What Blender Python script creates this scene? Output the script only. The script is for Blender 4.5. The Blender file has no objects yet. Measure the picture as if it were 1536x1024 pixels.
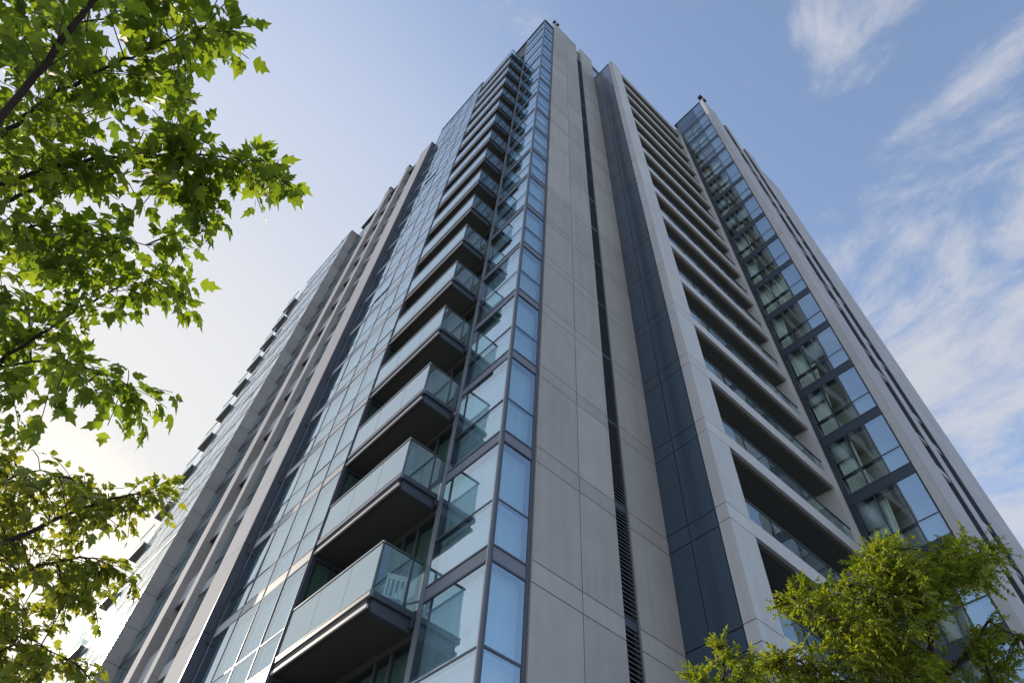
import bpy, bmesh, math, random
import numpy as np
from mathutils import Vector, Matrix
R = math.radians
rng = random.Random(7)
sc = bpy.context.scene
COL = sc.collection
ZG = -1.6                                     # ground; the lens is at height 0

# ------------------------------------------------------------------ camera
F, YAW, ELEV, ROLL = 1021.5/1536.0, R(52.5824), R(55.04886), R(5.892822)
fw = Vector((math.cos(ELEV)*math.cos(YAW), math.cos(ELEV)*math.sin(YAW), math.sin(ELEV)))
rt0 = Vector((math.sin(YAW), -math.cos(YAW), 0)); up0 = rt0.cross(fw)
rt = math.cos(ROLL)*rt0 + math.sin(ROLL)*up0
up = -math.sin(ROLL)*rt0 + math.cos(ROLL)*up0
cam = bpy.data.objects.new('camera', bpy.data.cameras.new('camera')); COL.objects.link(cam)
cam.matrix_world = Matrix(((rt.x, up.x, -fw.x, 0), (rt.y, up.y, -fw.y, 0), (rt.z, up.z, -fw.z, 0), (0, 0, 0, 1)))
cam.data.sensor_width = 36; cam.data.lens = 36*F
cam.data.clip_start = .05; cam.data.clip_end = 5000
sc.camera = cam
def at(px, py, dist):
    """photo pixel (1536 x 1024) -> a point DIST metres from the lens"""
    d = (rt*((px-768)/1021.5) + up*(-(py-512)/1021.5) + fw).normalized()
    return d*dist

# ------------------------------------------------------------------ materials
def mat(name):
    m = bpy.data.materials.new(name); m.use_nodes = True
    nt = m.node_tree; nt.nodes.clear()
    return m, nt, nt.nodes, nt.links
def N(nt, t, **kw):
    n = nt.nodes.new(t)
    for k, v in kw.items(): setattr(n, k, v)
    return n
def surface(name, col, rough=.7, metal=0., spec=.4, var=.12, scale=1.2, island=.0, streak=0., grain=.05, bump=.0, bscale=40.):
    m, nt, ns, lk = mat(name)
    out = N(nt, 'ShaderNodeOutputMaterial'); b = N(nt, 'ShaderNodeBsdfPrincipled')
    lk.new(b.outputs[0], out.inputs[0])
    b.inputs['Roughness'].default_value = rough; b.inputs['Metallic'].default_value = metal
    b.inputs['Specular IOR Level'].default_value = spec
    tc = N(nt, 'ShaderNodeTexCoord')
    no = N(nt, 'ShaderNodeTexNoise'); no.inputs['Scale'].default_value = scale; no.inputs['Detail'].default_value = 6; no.inputs['Roughness'].default_value = .6
    lk.new(tc.outputs['Object'], no.inputs['Vector'])
    fac = no.outputs['Fac']
    def mul_add(sock, a, bb):
        n = N(nt, 'ShaderNodeMath', operation='MULTIPLY_ADD'); lk.new(sock, n.inputs[0]); n.inputs[1].default_value = a; n.inputs[2].default_value = bb
        return n.outputs[0]
    def times(a, bb):
        n = N(nt, 'ShaderNodeMath', operation='MULTIPLY'); lk.new(a, n.inputs[0]); lk.new(bb, n.inputs[1]); return n.outputs[0]
    v = mul_add(fac, 2*var, 1-var)
    if grain:
        g = N(nt, 'ShaderNodeTexNoise'); g.inputs['Scale'].default_value = 60; g.inputs['Detail'].default_value = 3
        lk.new(tc.outputs['Object'], g.inputs['Vector']); v = times(v, mul_add(g.outputs['Fac'], 2*grain, 1-grain))
    if island:
        ge = N(nt, 'ShaderNodeNewGeometry'); v = times(v, mul_add(ge.outputs['Random Per Island'], 2*island, 1-island))
    if streak:
        mp = N(nt, 'ShaderNodeMapping'); mp.inputs['Scale'].default_value = (3.2, 3.2, .12)
        s = N(nt, 'ShaderNodeTexNoise'); s.inputs['Scale'].default_value = 1.6; s.inputs['Detail'].default_value = 5
        lk.new(tc.outputs['Object'], mp.inputs[0]); lk.new(mp.outputs[0], s.inputs['Vector'])
        v = times(v, mul_add(s.outputs['Fac'], 2*streak, 1-streak))
    mx = N(nt, 'ShaderNodeVectorMath', operation='SCALE'); mx.inputs[0].default_value = col; lk.new(v, mx.inputs['Scale'])
    lk.new(mx.outputs[0], b.inputs['Base Color'])
    if bump:
        bn = N(nt, 'ShaderNodeTexNoise'); bn.inputs['Scale'].default_value = bscale; bn.inputs['Detail'].default_value = 4
        lk.new(tc.outputs['Object'], bn.inputs['Vector'])
        bu = N(nt, 'ShaderNodeBump'); bu.inputs['Strength'].default_value = bump; bu.inputs['Distance'].default_value = .02
        lk.new(bn.outputs['Fac'], bu.inputs['Height']); lk.new(bu.outputs[0], b.inputs['Normal'])
    return m
def glass(name, tint, refl=.3, gcol=(.9, .95, 1), rough=.0, warp=.02, wscale=.9, milk=None):
    m, nt, ns, lk = mat(name)
    out = N(nt, 'ShaderNodeOutputMaterial'); mx = N(nt, 'ShaderNodeMixShader')
    tr = N(nt, 'ShaderNodeBsdfTransparent'); tr.inputs[0].default_value = (*tint, 1)
    gl = N(nt, 'ShaderNodeBsdfAnisotropic') if False else N(nt, 'ShaderNodeBsdfGlossy')
    gl.inputs['Color'].default_value = (*gcol, 1); gl.inputs['Roughness'].default_value = rough
    fr = N(nt, 'ShaderNodeFresnel'); fr.inputs['IOR'].default_value = 1.5
    ma = N(nt, 'ShaderNodeMath', operation='MULTIPLY_ADD'); ma.inputs[1].default_value = 1-refl; ma.inputs[2].default_value = refl
    ma.use_clamp = True
    lk.new(fr.outputs[0], ma.inputs[0])
    if warp:
        tc = N(nt, 'ShaderNodeTexCoord'); no = N(nt, 'ShaderNodeTexNoise'); no.inputs['Scale'].default_value = wscale; no.inputs['Detail'].default_value = 1
        bu = N(nt, 'ShaderNodeBump'); bu.inputs['Strength'].default_value = warp; bu.inputs['Distance'].default_value = .3
        lk.new(tc.outputs['Object'], no.inputs['Vector']); lk.new(no.outputs['Fac'], bu.inputs['Height']); lk.new(bu.outputs[0], gl.inputs['Normal'])
    base = tr
    if milk:
        df = N(nt, 'ShaderNodeBsdfDiffuse'); df.inputs[0].default_value = (*milk[:3], 1); base = N(nt, 'ShaderNodeMixShader'); base.inputs[0].default_value = milk[3]
        lk.new(tr.outputs[0], base.inputs[1]); lk.new(df.outputs[0], base.inputs[2])
    # only the outer skin reflects and tints; the far side of the same sheet lets light straight through
    ge = N(nt, 'ShaderNodeNewGeometry'); clear = N(nt, 'ShaderNodeBsdfTransparent'); fin = N(nt, 'ShaderNodeMixShader')
    lk.new(ge.outputs['Backfacing'], fin.inputs[0]); lk.new(mx.outputs[0], fin.inputs[1]); lk.new(clear.outputs[0], fin.inputs[2])
    lk.new(ma.outputs[0], mx.inputs[0]); lk.new(base.outputs[0], mx.inputs[1]); lk.new(gl.outputs[0], mx.inputs[2]); lk.new(fin.outputs[0], out.inputs[0])
    return m
def leafmat(name, c1, c2, trans):
    m, nt, ns, lk = mat(name)
    out = N(nt, 'ShaderNodeOutputMaterial')
    ge = N(nt, 'ShaderNodeNewGeometry')
    cr = N(nt, 'ShaderNodeValToRGB'); cr.color_ramp.elements[0].color = (*c1, 1); cr.color_ramp.elements[1].color = (*c2, 1)
    lk.new(ge.outputs['Random Per Island'], cr.inputs[0])
    d = N(nt, 'ShaderNodeBsdfPrincipled'); d.inputs['Roughness'].default_value = .55; d.inputs['Specular IOR Level'].default_value = .25
    lk.new(cr.outputs[0], d.inputs['Base Color'])
    t = N(nt, 'ShaderNodeBsdfTranslucent')
    hs = N(nt, 'ShaderNodeMixRGB', blend_type='MULTIPLY'); hs.inputs[0].default_value = 1; hs.inputs[2].default_value = (*trans, 1)
    lk.new(cr.outputs[0], hs.inputs[1]); lk.new(hs.outputs[0], t.inputs[0])
    a = N(nt, 'ShaderNodeAddShader'); lk.new(d.outputs[0], a.inputs[0]); lk.new(t.outputs[0], a.inputs[1]); lk.new(a.outputs[0], out.inputs[0])
    return m

M = dict(
 stone=surface('warm_grey_stone', (.375, .360, .342), .75, var=.16, island=.09, streak=.13, grain=.07, bump=.12),
 concrete=surface('pale_concrete', (.54, .535, .53), .65, var=.11, island=.06, streak=.13, grain=.04, bump=.06),
 joint=surface('dark_joint', (.05, .05, .052), .9),
 frame=surface('slate_metal', (.055, .065, .085), .38, spec=.5, var=.06, grain=.02),
 frame_edge=surface('grey_metal_edge', (.34, .34, .36), .35, metal=.3, var=.05),
 spandrel=surface('spandrel_metal', (.16, .17, .205), .42, spec=.5, var=.06, island=.05, grain=.02),
 lightspan=surface('silver_spandrel', (.40, .40, .42), .6, metal=.0, var=.06, island=.08),
 navy=surface('navy_metal', (.044, .058, .078), .4, spec=.5, var=.1, island=.04, grain=.03),
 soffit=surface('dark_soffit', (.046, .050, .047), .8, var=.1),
 soffit_pale=surface('grey_soffit', (.115, .12, .112), .8, var=.12, streak=.1),
 soffit_tan=surface('tan_drip_edge', (.20, .175, .135), .7, var=.08),
 core=surface('building_core', (.12, .125, .13), .9),
 room=surface('room_wall', (.55, .57, .52), .9),
 blind=surface('pale_blind', (.50, .58, .61), .85, var=.05, streak=.18, grain=0),
 curtain=surface('sheer_curtain', (.72, .80, .74), .9, var=.06, streak=.1, grain=0),
 teal=surface('green_tinted_panel', (.22, .30, .27), .25, spec=.5, var=.15, streak=.1, grain=0),
 clad=surface('pale_metal_cladding', (.44, .44, .46), .85, metal=.0, spec=.05, var=.05, island=.05, streak=.05, grain=.02),
 darkpane=surface('dark_tinted_glass', (.050, .078, .113), .16, spec=.55, var=.12, scale=.5, streak=.16, island=.06, grain=0),
 louvre=surface('louvre_metal', (.075, .082, .092), .5, var=.1),
 white=surface('white_plastic', (.75, .76, .76), .4, var=.03),
 black=surface('black_fitting', (.03, .03, .03), .5),
 bark=surface('dark_bark', (.035, .028, .023), .9, var=.3, scale=14, bump=.5, bscale=60),
 paving=surface('grey_paving', (.24, .24, .235), .85, var=.15, scale=.4),
 pane=glass('coated_glass', (.72, .87, .92), .38, (.77, .90, .97)),
 panelow=glass('clear_glass', (.62, .74, .72), .12, (.85, .95, 1.0)),
 panewing=glass('clear_wing_glass', (.88, .96, .94), .09, (.85, .95, 1.0)),
 panefar=glass('low_sun_glass', (.78, .88, .90), .16, (.90, .95, 1.0), rough=.05),
 rail=glass('railing_glass', (.62, .82, .80), .20, (.85, .97, 1.0), warp=.01, milk=(.30, .52, .54, .07)),
 railfront=glass('front_railing_glass', (.66, .82, .86), .34, (.80, .93, 1.0), warp=.012, milk=(.45, .58, .62, .25)),
 leaf_big=leafmat('broad_leaf', (.038, .062, .008), (.084, .110, .013), (2.2, 2.2, .8)),
 leaf_sun=leafmat('sunlit_leaf', (.050, .072, .010), (.100, .112, .015), (2.1, 1.9, .8)),
 leaf_fine=leafmat('fine_leaflet', (.050, .072, .006), (.135, .15, .009), (1.5, 1.5, .7)),
)

# ------------------------------------------------------------------ mesh builder
class MB:
    def __init__(s): s.v = []; s.f = []; s.m = []; s.mats = []
    def mi(s, m):
        if m not in s.mats: s.mats.append(m)
        return s.mats.index(m)
    def box(s, x0, x1, y0, y1, z0, z1, m):
        i = len(s.v); k = s.mi(m)
        s.v += [(x0,y0,z0),(x1,y0,z0),(x1,y1,z0),(x0,y1,z0),(x0,y0,z1),(x1,y0,z1),(x1,y1,z1),(x0,y1,z1)]
        s.f += [(i,i+3,i+2,i+1),(i+4,i+5,i+6,i+7),(i,i+1,i+5,i+4),(i+1,i+2,i+6,i+5),(i+2,i+3,i+7,i+6),(i+3,i,i+4,i+7)]
        s.m += [k]*6; return s
    def hexa(s, p, m):
        i = len(s.v); k = s.mi(m); s.v += [tuple(q) for q in p]
        s.f += [(i,i+3,i+2,i+1),(i+4,i+5,i+6,i+7),(i,i+1,i+5,i+4),(i+1,i+2,i+6,i+5),(i+2,i+3,i+7,i+6),(i+3,i,i+4,i+7)]
        s.m += [k]*6; return s
    def tube(s, pts, rad, m, n=6):
        k = s.mi(m); pts = [Vector(p) for p in pts]; rings = []
        for j, p in enumerate(pts):
            d = (pts[min(j+1, len(pts)-1)]-pts[max(j-1, 0)]).normalized()
            a = d.cross(Vector((0, 0, 1)) if abs(d.z) < .95 else Vector((1, 0, 0))).normalized(); b = d.cross(a)
            i = len(s.v); r = rad[j] if isinstance(rad, (list, tuple)) else rad
            s.v += [tuple(p+(a*math.cos(t*2*math.pi/n)+b*math.sin(t*2*math.pi/n))*r) for t in range(n)]
            rings.append(i)
        for u, w in zip(rings, rings[1:]):
            for t in range(n):
                s.f.append((u+t, u+(t+1) % n, w+(t+1) % n, w+t)); s.m.append(k)
        s.f.append(tuple(rings[0]+t for t in range(n))[::-1]); s.m.append(k)
        s.f.append(tuple(rings[-1]+t for t in range(n))); s.m.append(k)
        return s
    def build(s, name, parent=None, smooth=False):
        me = bpy.data.meshes.new(name); me.from_pydata(s.v, [], s.f)
        for m in s.mats: me.materials.append(M[m])
        me.polygons.foreach_set('material_index', s.m)
        if smooth: me.polygons.foreach_set('use_smooth', [True]*len(s.f))
        me.update()
        o = bpy.data.objects.new(name, me); COL.objects.link(o)
        if parent is not None:
            o.parent = parent
            if parent.type == 'EMPTY': o.matrix_parent_inverse = Matrix.Translation(-parent.location)
        return o
def tag(o, label, cat, group=None, kind=None):
    if label: o['label'] = label
    if cat: o['category'] = cat
    if group: o['group'] = group
    if kind: o['kind'] = kind
    return o
def thing(name, label, cat, loc, group=None):
    o = bpy.data.objects.new(name, None); o.location = loc; o.empty_display_size = .3; COL.objects.link(o)
    return tag(o, label, cat, group)

def paneX(x, y0, y1, z0, z1, m, parent, name='pane', j=.006):
    """a pane of glass whose outer face looks to -x, each with its own slight tilt"""
    o = [rng.uniform(-j, j) for _ in range(3)]; o.append(o[0]+o[2]-o[1])
    a = [(x+o[0], y0, z0), (x+.012, y0, z0), (x+.012, y1, z0), (x+o[1], y1, z0), (x+o[3], y0, z1), (x+.012, y0, z1), (x+.012, y1, z1), (x+o[2], y1, z1)]
    return MB().hexa(a, m).build(name, parent)
def paneY(y, x0, x1, z0, z1, m, parent, name='pane', j=.006):
    o = [rng.uniform(-j, j) for _ in range(3)]; o.append(o[0]+o[2]-o[1])
    a = [(x0, y+o[0], z0), (x1, y+o[1], z0), (x1, y+.012, z0), (x0, y+.012, z0), (x0, y+o[3], z1), (x1, y+o[2], z1), (x1, y+.012, z1), (x0, y+.012, z1)]
    return MB().hexa(a, m).build(name, parent)

# ------------------------------------------------------------------ the tower block
XB, YB = 6.40, 8.36            # the glazed corner
XL = 5.28                      # left curtain wall and balcony fronts
XD = 12.02                     # dark glazed return
YP = 6.41                      # front of the pale pier and of the loggias
XT = 20.18                     # glazed flank of the right wing
YT = 3.47                      # clad front of the right wing
BZ = lambda k: 8.00+3.2*k                          # underside of corner bay spandrel
LZ = lambda k: 9.02+3.1*k-.0135*k*k                # balcony handrail, left face
PZ = lambda k: 11.38+3.2*(k)-.011*k*abs(k)         # underside of loggia slab
TZ = lambda k: 14.27+2.95*k-.0062*k*abs(k)         # top of wing spandrel
ROOF = 62.1
T = thing('apartment_tower', 'tall grey stone and blue glass apartment tower with stacked balconies', 'apartment building', (XB, YB, ZG))

def stoneY(mb, y, xs, zs, m, t=.05, g=.011):
    for x0, x1 in zip(xs, xs[1:]):
        for z0, z1 in zip(zs, zs[1:]):
            mb.box(x0+g*(x0 != xs[0]), x1-g*(x1 != xs[-1]), y, y+t, z0+g, z1-g, m)
def stoneX(mb, x, ys, zs, m, t=.05, g=.011):
    for y0, y1 in zip(ys, ys[1:]):
        for z0, z1 in zip(zs, zs[1:]):
            mb.box(x, x+t, y0+g*(y0 != ys[0]), y1-g*(y1 != ys[-1]), z0+g, z1-g, m)

# solid body behind the facades
b = MB()
b.box(7.0, 12.0, 9.0, 12.4, ZG, 61.6, 'core')
b.box(7.0, 11.98, 12.4, 14.0, ZG, 57.0, 'core')
b.box(6.0, 20.0, 14.3, 36.5, ZG, 50.5, 'core')
b.box(12.75, 20.1, 9.6, 14.25, ZG, 56.6, 'core')
b.box(22.1, 28.8, YT+.51, 24.0, ZG, 51.5, 'core')
b.box(22.1, 24.0, YT+.52, 14.0, 51.5, 59.4, 'core')
b.box(24.0, 26.5, YT+.52, 14.0, 51.5, 55.4, 'core')
b.build('wall', T)
# roofs and parapets
b = MB()
b.box(XB+.04, 12.0, YB+.35, 12.5, ROOF-.1, ROOF+.05, 'spandrel')
b.box(XB-.06, 7.36, YB-.06, YB+.34, ROOF-.08, ROOF+.12, 'frame')
b.box(XB-.06, XB+.3, YB+.34, 12.0, ROOF-.08, ROOF+.12, 'frame')
b.box(XB+.05, 6.99, 10.62, 12.4, 57.6, ROOF-.12, 'black')
b.build('roof', T)

# --- corner bay: one L-shaped corner window per storey
for k in range(-3, 17):
    z0, z1, z2, z3 = BZ(k), BZ(k)+.38, BZ(k)+1.53, BZ(k+1)
    f = MB(); e = .07
    # spandrels
    f.box(XB-.003, XB+.3, YB+.10, 10.359, z0+.03, z1-.03, 'spandrel'); f.box(XB+.31, 7.30, YB-.003, YB+.3, z0+.03, z1-.03, 'spandrel'); f.box(XB+.061, XB+.309, YB-.003, YB+.099, z0+.03, z1-.03, 'spandrel')
    f.box(XB-.012, XB+.06, YB-.012, YB+.06, z0, z3, 'frame')                      # corner post
    f.box(XB-.012, XB+.02, YB+.062, YB+.098, z0, z3, 'frame_edge')
    for z in (z0-.005, z1-.035, z2-.03):                                        # transoms
        p = .022 if z < z2-.1 else .010
        f.box(XB-p, XB+.10, YB+.10, 10.359, z, z+.042, 'frame')
        f.box(XB+.062, 7.30, YB-p, YB+.099, z, z+.042, 'frame')
    f.box(7.30, 7.37, YB-.02, YB+.2, z0, z3, 'frame')
    f.box(7.372, 7.398, YB+.02, YB+.2, z0, z3, 'black')
    f.box(XB-.015, XB+.15, 10.36, 10.52, z0, z3, 'spandrel')
    f.box(XB+.35, XB+.38, YB+.42, 10.5, z1, z3, 'room')
    o = f.build('corner_window', T)
    for a, c in ((z1+.02, z2-.03), (z2+.025, z3-.005)):
        paneX(XB, YB+.10, 10.36, a, c, 'pane', o, j=.005); paneY(YB, XB+.065, 7.30, a, c, 'pane', o, j=.005)
    w = MB()                                                                    # blinds with soft vertical folds
    n = 24
    for q in range(n):
        y0 = YB+.2+(10.45-YB-.2)*q/n; y1 = YB+.2+(10.45-YB-.2)*(q+1)/n
        d = .012*math.sin(q*1.9+k); d2 = .012*math.sin((q+1)*1.9+k)
        w.hexa([(XB+.18+d, y0, z1), (XB+.2+d, y0, z1), (XB+.2+d2, y1, z1), (XB+.18+d2, y1, z1), (XB+.18+d, y0, z3), (XB+.2+d, y0, z3), (XB+.2+d2, y1, z3), (XB+.18+d2, y1, z3)], 'blind')
    w.box(XB+.2, 7.3, YB+.19, YB+.21, z1, z3, 'blind')
    w.build('blind', o)

# --- stone piers, louvre strip
jz = sorted([ZG]+[z for k in range(-2, 18) for z in (8.03+3.2*k, 8.53+3.2*k) if z < 63])
b = MB(); b.box(7.42, 10.03, YB-.03, YB+.6, ZG, 64.3, 'joint'); stoneY(b, YB-.06, [7.40, 8.80, 10.05], jz+[64.4], 'stone', .03)
b.box(7.40, 7.42, YB-.027, YB+.6, ZG, 64.35, 'stone'); b.box(10.03, 10.05, YB-.027, YB+.6, ZG, 64.35, 'stone')
b.box(7.38, 10.07, YB-.08, YB+.62, 64.4, 64.46, 'lightspan'); b.build('stone_pier', T)
b = MB(); b.box(10.58, XD-.02, YB-.03, YB+.6, ZG, 64.6, 'joint'); stoneY(b, YB-.06, [10.56, XD], jz+[64.7], 'stone', .03)
b.box(10.56, 10.58, YB-.027, YB+.6, ZG, 64.65, 'stone'); b.box(10.54, XD+.02, YB-.08, YB+.62, 64.7, 64.76, 'lightspan')
b.build('stone_pier', T)
b = MB(); b.box(10.052, 10.558, YB+.16, YB+.3, ZG, 60.0, 'black')
z = 2.0
while z < 59.9:
    fl = ((z-8.03) % 3.2)
    if .40 < fl < .55: b.box(10.055, 10.555, YB+.0, YB+.155, z, z+.115, 'frame')
    else: b.hexa([(10.055, YB-.02, z), (10.515, YB-.02, z), (10.515, YB+.08, z+.075), (10.055, YB+.08, z+.075), (10.055, YB-.02, z+.030), (10.515, YB-.02, z+.030), (10.515, YB+.08, z+.105), (10.055, YB+.08, z+.105)], 'louvre')
    z += .115
b.box(10.517, 10.553, YB-.02, YB+.029, ZG, 60, 'louvre')
b.build('louvre_strip', T)
o = MB().box(10.06, 10.55, YB+.1, YB+.3, 60.0, 60.15, 'frame').box(10.06, 10.55, YB+.1, YB+.3, 61.6, 61.7, 'frame').box(10.06, 10.55, YB+.1, YB+.3, 63.3, 63.6, 'frame').box(10.06, 10.55, YB+.25, YB+.3, 60.15, 63.3, 'blind').build('slot_window', T)
paneY(YB+.12, 10.06, 10.55, 60.15, 61.6, 'pane', o); paneY(YB+.12, 10.06, 10.55, 61.7, 63.3, 'pane', o)
# penthouse wall over the dark glazing
o = MB().box(XD+.03, 14.2, YB+.1, YB+1.2, 57.2, 60.3, 'core').box(XD+.03, 14.2, YB+.02, YB+.5, 63.2, 64.0, 'lightspan').box(XD+.03, 14.2, YB+.3, YB+.5, 60.3, 63.2, 'room').box(XD+.03, 14.2, YB+.0, YB+.12, 63.05, 63.2, 'frame').build('penthouse_window', T)
paneY(YB+.06, XD+.03, 14.2, 60.3, 63.05, 'pane', o)

# --- dark glazed return (faces -x)
DT = 58.45
zz = lambda k: 8.08+3.2*k-.008*k*abs(k)
for k in range(-3, 16):
    z0, z1, z2 = zz(k), zz(k)+.53, zz(k+1)
    if k == 15: z2 = DT
    g = .014
    o = MB().box(XD+.03, XD+.3, 6.75, 8.33, z0, z2, 'joint').box(XD, XD+.029, 6.75+g, 7.6-g, z0+g, z1-g, 'darkpane').box(XD, XD+.029, 7.6+g, 8.32-g, z0+g, z1-g, 'darkpane').build('tinted_window', T)
    if z2-z1 > .2:
        paneX(XD, 6.75+g, 7.6-g, z1+g, z2-g, 'darkpane', o, j=.004); paneX(XD, 7.6+g, 8.32-g, z1+g, z2-g, 'darkpane', o, j=.004)
b = MB().box(XD+.31, 13.0, 6.78, 9.5, ZG, DT-.05, 'core').box(XD-.03, 12.6, 6.72, 8.31, DT, DT+.1, 'frame'); b.build('wall', T)

# --- pale pier beside the loggias
PT = 58.3
jz2 = sorted([ZG]+[z for k in range(-2, 16) for z in (8.14+3.2*k-.011*k*abs(k), 8.64+3.2*k-.011*k*abs(k)) if z < 57.8])+[PT]
b = MB(); b.box(XD+.02, 12.98, YP+.02, 6.74, ZG, PT-.02, 'joint')
stoneX(b, XD-.01, [YP+.004, 6.73], jz2, 'concrete', .03); stoneY(b, YP-.012, [XD-.008, 13.0], jz2, 'concrete', .03)
b.box(12.98, 13.0, YP+.02, 9.5, ZG, PT-.02, 'concrete')
b.box(XD-.03, 13.03, YP-.03, 6.76, PT, PT+.07, 'concrete'); b.build('concrete_pier', T)

# --- loggias between pale pier and right wing
XR = 20.10
for k in range(-4, 16):
    z = PZ(k); top = .53
    b = MB(); b.box(13.0, XR, YP, YP+.10, z, z+top, 'concrete')
    b.box(13.0, XR, YP+.22, 9.4, z+.03, z+top-.05, 'soffit_pale'); b.box(13.0, XR, YP+.101, YP+.219, z+.004, z+.40, 'soffit_tan')
    o = b.build('loggia_balcony', T)
    if k == 15: break
    xs = [13.02]+[13.02+(XR-13.04)*q/6 for q in range(1, 6)]+[XR-.02]
    gl = MB()
    for x0, x1 in zip(xs, xs[1:]): gl.box(x0+.008, x1-.008, YP+.09, YP+.105, z+top, z+top+.80, 'rail')
    gl.build('glass_railing', o)
    lm = MB()
    for x in (15.2, 18.4): lm.tube([(x, 7.6, z+.029), (x, 7.6, z-.03)], [.13, .11], 'white', 12)
    lm.build('ceiling_lamp', o)
    MB().box(13.0, XR, YP+.07, YP+.125, z+top+.80, z+top+.84, 'frame').build('handrail', o)
    hb = PZ(k+1)+.10
    d = MB()                                                                      # glazed back wall
    d.box(13.0, XR, 9.40, 9.5, z+.2, hb, 'core')
    for q in range(0, 8): x = 13.0+q*(XR-13.0-.06)/7; d.box(x, x+.06, 9.30, 9.399, z+top, hb, 'frame')
    d.box(13.06, XR-.06, 9.30, 9.398, hb-.25, hb, 'frame'); d = d.build('balcony_door', T)
    for q in range(7):
        x = 13.06+q*(XR-13.0-.06)/7; paneY(9.34, x, x+(XR-13.06)/7-.06, z+top, hb-.25, 'pane' if (q+k) % 3 else 'panelow', d)
b = MB(); b.box(XT, XT+.35, YP-.12, 9.5, ZG, PZ(15)+.3, 'concrete'); b.box(XT-.08, XT-.001, YP+.02, 9.5, ZG, PZ(15), 'concrete'); b.build('side_wall', T)
b = MB(); b.box(13.0, 20.1, YP-.02, 9.5, PZ(15)+.53, PZ(15)+.62, 'lightspan'); b.build('roof', T)

# --- right wing: glazed flank (faces -x)
ys = [3.80, 4.53, 5.35, 6.10]
for k in range(-5, 16):
    z0, z1, z2, z3 = TZ(k)-.43, TZ(k), TZ(k)+.82, TZ(k+1)-.43
    if k == 15: z3 = 59.8
    f = MB(); f.box(XT-.003, XT+.22, 3.80, 6.26, z0, z1, 'navy')
    for z, h, p in ((z0-.02, .04, .02), (z1-.02, .04, .015), (z2-.02, .04, .010)): f.box(XT-p, XT+.16, 3.80, 6.26, z, z+h, 'frame')
    for y in ys: f.box(XT-.012, XT+.15, y-.02, y+.02, z0+.03, z3-.03, 'frame')
    f.box(XT+.0, XT+.2, 6.13, 6.28, z0+.03, z3-.03, 'navy')
    f.box(XT+.225, 22.05, 3.80, 6.28, z0+.05, z1-.05, 'room')                   # floor slab of the room
    f.box(21.5, 22.05, 3.80, 6.28, z1, z3, 'room')
    o = f.build('window', T)
    for y0, y1 in zip(ys, ys[1:]):
        for a, c in ((z1+.03, z2-.03), (z2+.025, z3-.03)):
            if c-a > .1: paneX(XT, y0+.022, y1-.022, a, c, 'pane' if y0 < 4 else 'panewing', o, j=.005)
    if k < 15:                                                                    # curtain gathered to the inner side
        w = MB(); ya = 6.08-(rng.uniform(.3, .7) if rng.random() < .3 else 0); yb = ya-rng.choice((.55, .8, 1.0, 1.45, 1.45)); n = 30; lean = rng.uniform(.0, .4)
        if rng.random() < .4: w.box(XT+.2, XT+.21, 5.37, 6.08, z3-rng.uniform(.3, 1.3), z3-.04, 'blind')
        if rng.random() < .3: w.box(XT+.2, XT+.21, 4.55, 5.33, z3-rng.uniform(.3, 1.6), z3-.04, 'blind')
        for q in range(n):
            t0, t1 = q/n, (q+1)/n
            y0, y1 = ya+(yb-ya)*t0, ya+(yb-ya)*t1; s = (1-lean)
            yy0, yy1 = ya+(yb-ya)*t0*s, ya+(yb-ya)*t1*s
            d0, d1 = .035*math.sin(t0*44+k), .035*math.sin(t1*44+k); X = XT+.32
            w.hexa([(X+d0, yy0, z1), (X+d0+.01, yy0, z1), (X+d1+.01, yy1, z1), (X+d1, yy1, z1), (X+d0, y0, z3-.1), (X+d0+.01, y0, z3-.1), (X+d1+.01, y1, z3-.1), (X+d1, y1, z3-.1)], 'curtain')
        w.build('curtain', o, True)
b = MB(); b.box(XT-.05, 22.1, 3.75, 6.5, 59.8, 59.9, 'frame'); b.box(XT+.3, 22.1, 6.3, 9.0, PZ(15)+.3, 59.8, 'core'); b.build('roof', T)
# corner pier and clad front
jz3 = sorted([ZG]+[z for k in range(-4, 16) for z in (TZ(k)-.42, TZ(k)+.02) if z > 0])+[60.0]
b = MB(); b.box(XT+.02, XT+.3, YT+.02, 3.74, ZG, 59.98, 'joint'); stoneX(b, XT-.02, [YT+.004, 3.76], jz3, 'concrete', .04)
b.box(XT-.04, XT+.4, YT-.03, 3.78, 60.0, 60.06, 'concrete'); b.build('concrete_pier', T)
b = MB()
cz = sorted([ZG]+[TZ(k)+d for k in range(-4, 16) for d in (-.42, 1.05) if TZ(k)+d > 0])
def clad(x0, x1, top, step):
    zs = [z for z in cz if z < top-.3]+[top]
    n = max(1, round((x1-x0)/step)); xs = [x0+(x1-x0)*q/n for q in range(n+1)]
    b.box(x0+.01, x1-.01, YT+.012, YT+.29, ZG, top-.02, 'joint'); stoneY(b, YT-.012, xs, zs, 'clad', .024, .006)
    b.box(x0, x0+.009, YT+.012, YT+.27, ZG, top-.02, 'frame' if x0 > 21 else 'lightspan'); b.box(x0-.02, x1+.02, YT-.03, YT+.32, top, top+.06, 'clad')
clad(XT-.018, 22.1, 60.0, 1.0); clad(23.15, 24.0, 59.6, 1.0); clad(25.2, 26.5, 57.6, 1.3); clad(26.5, 28.9, 54.6, 1.2)
b.build('cladding_wall', T)
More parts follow.
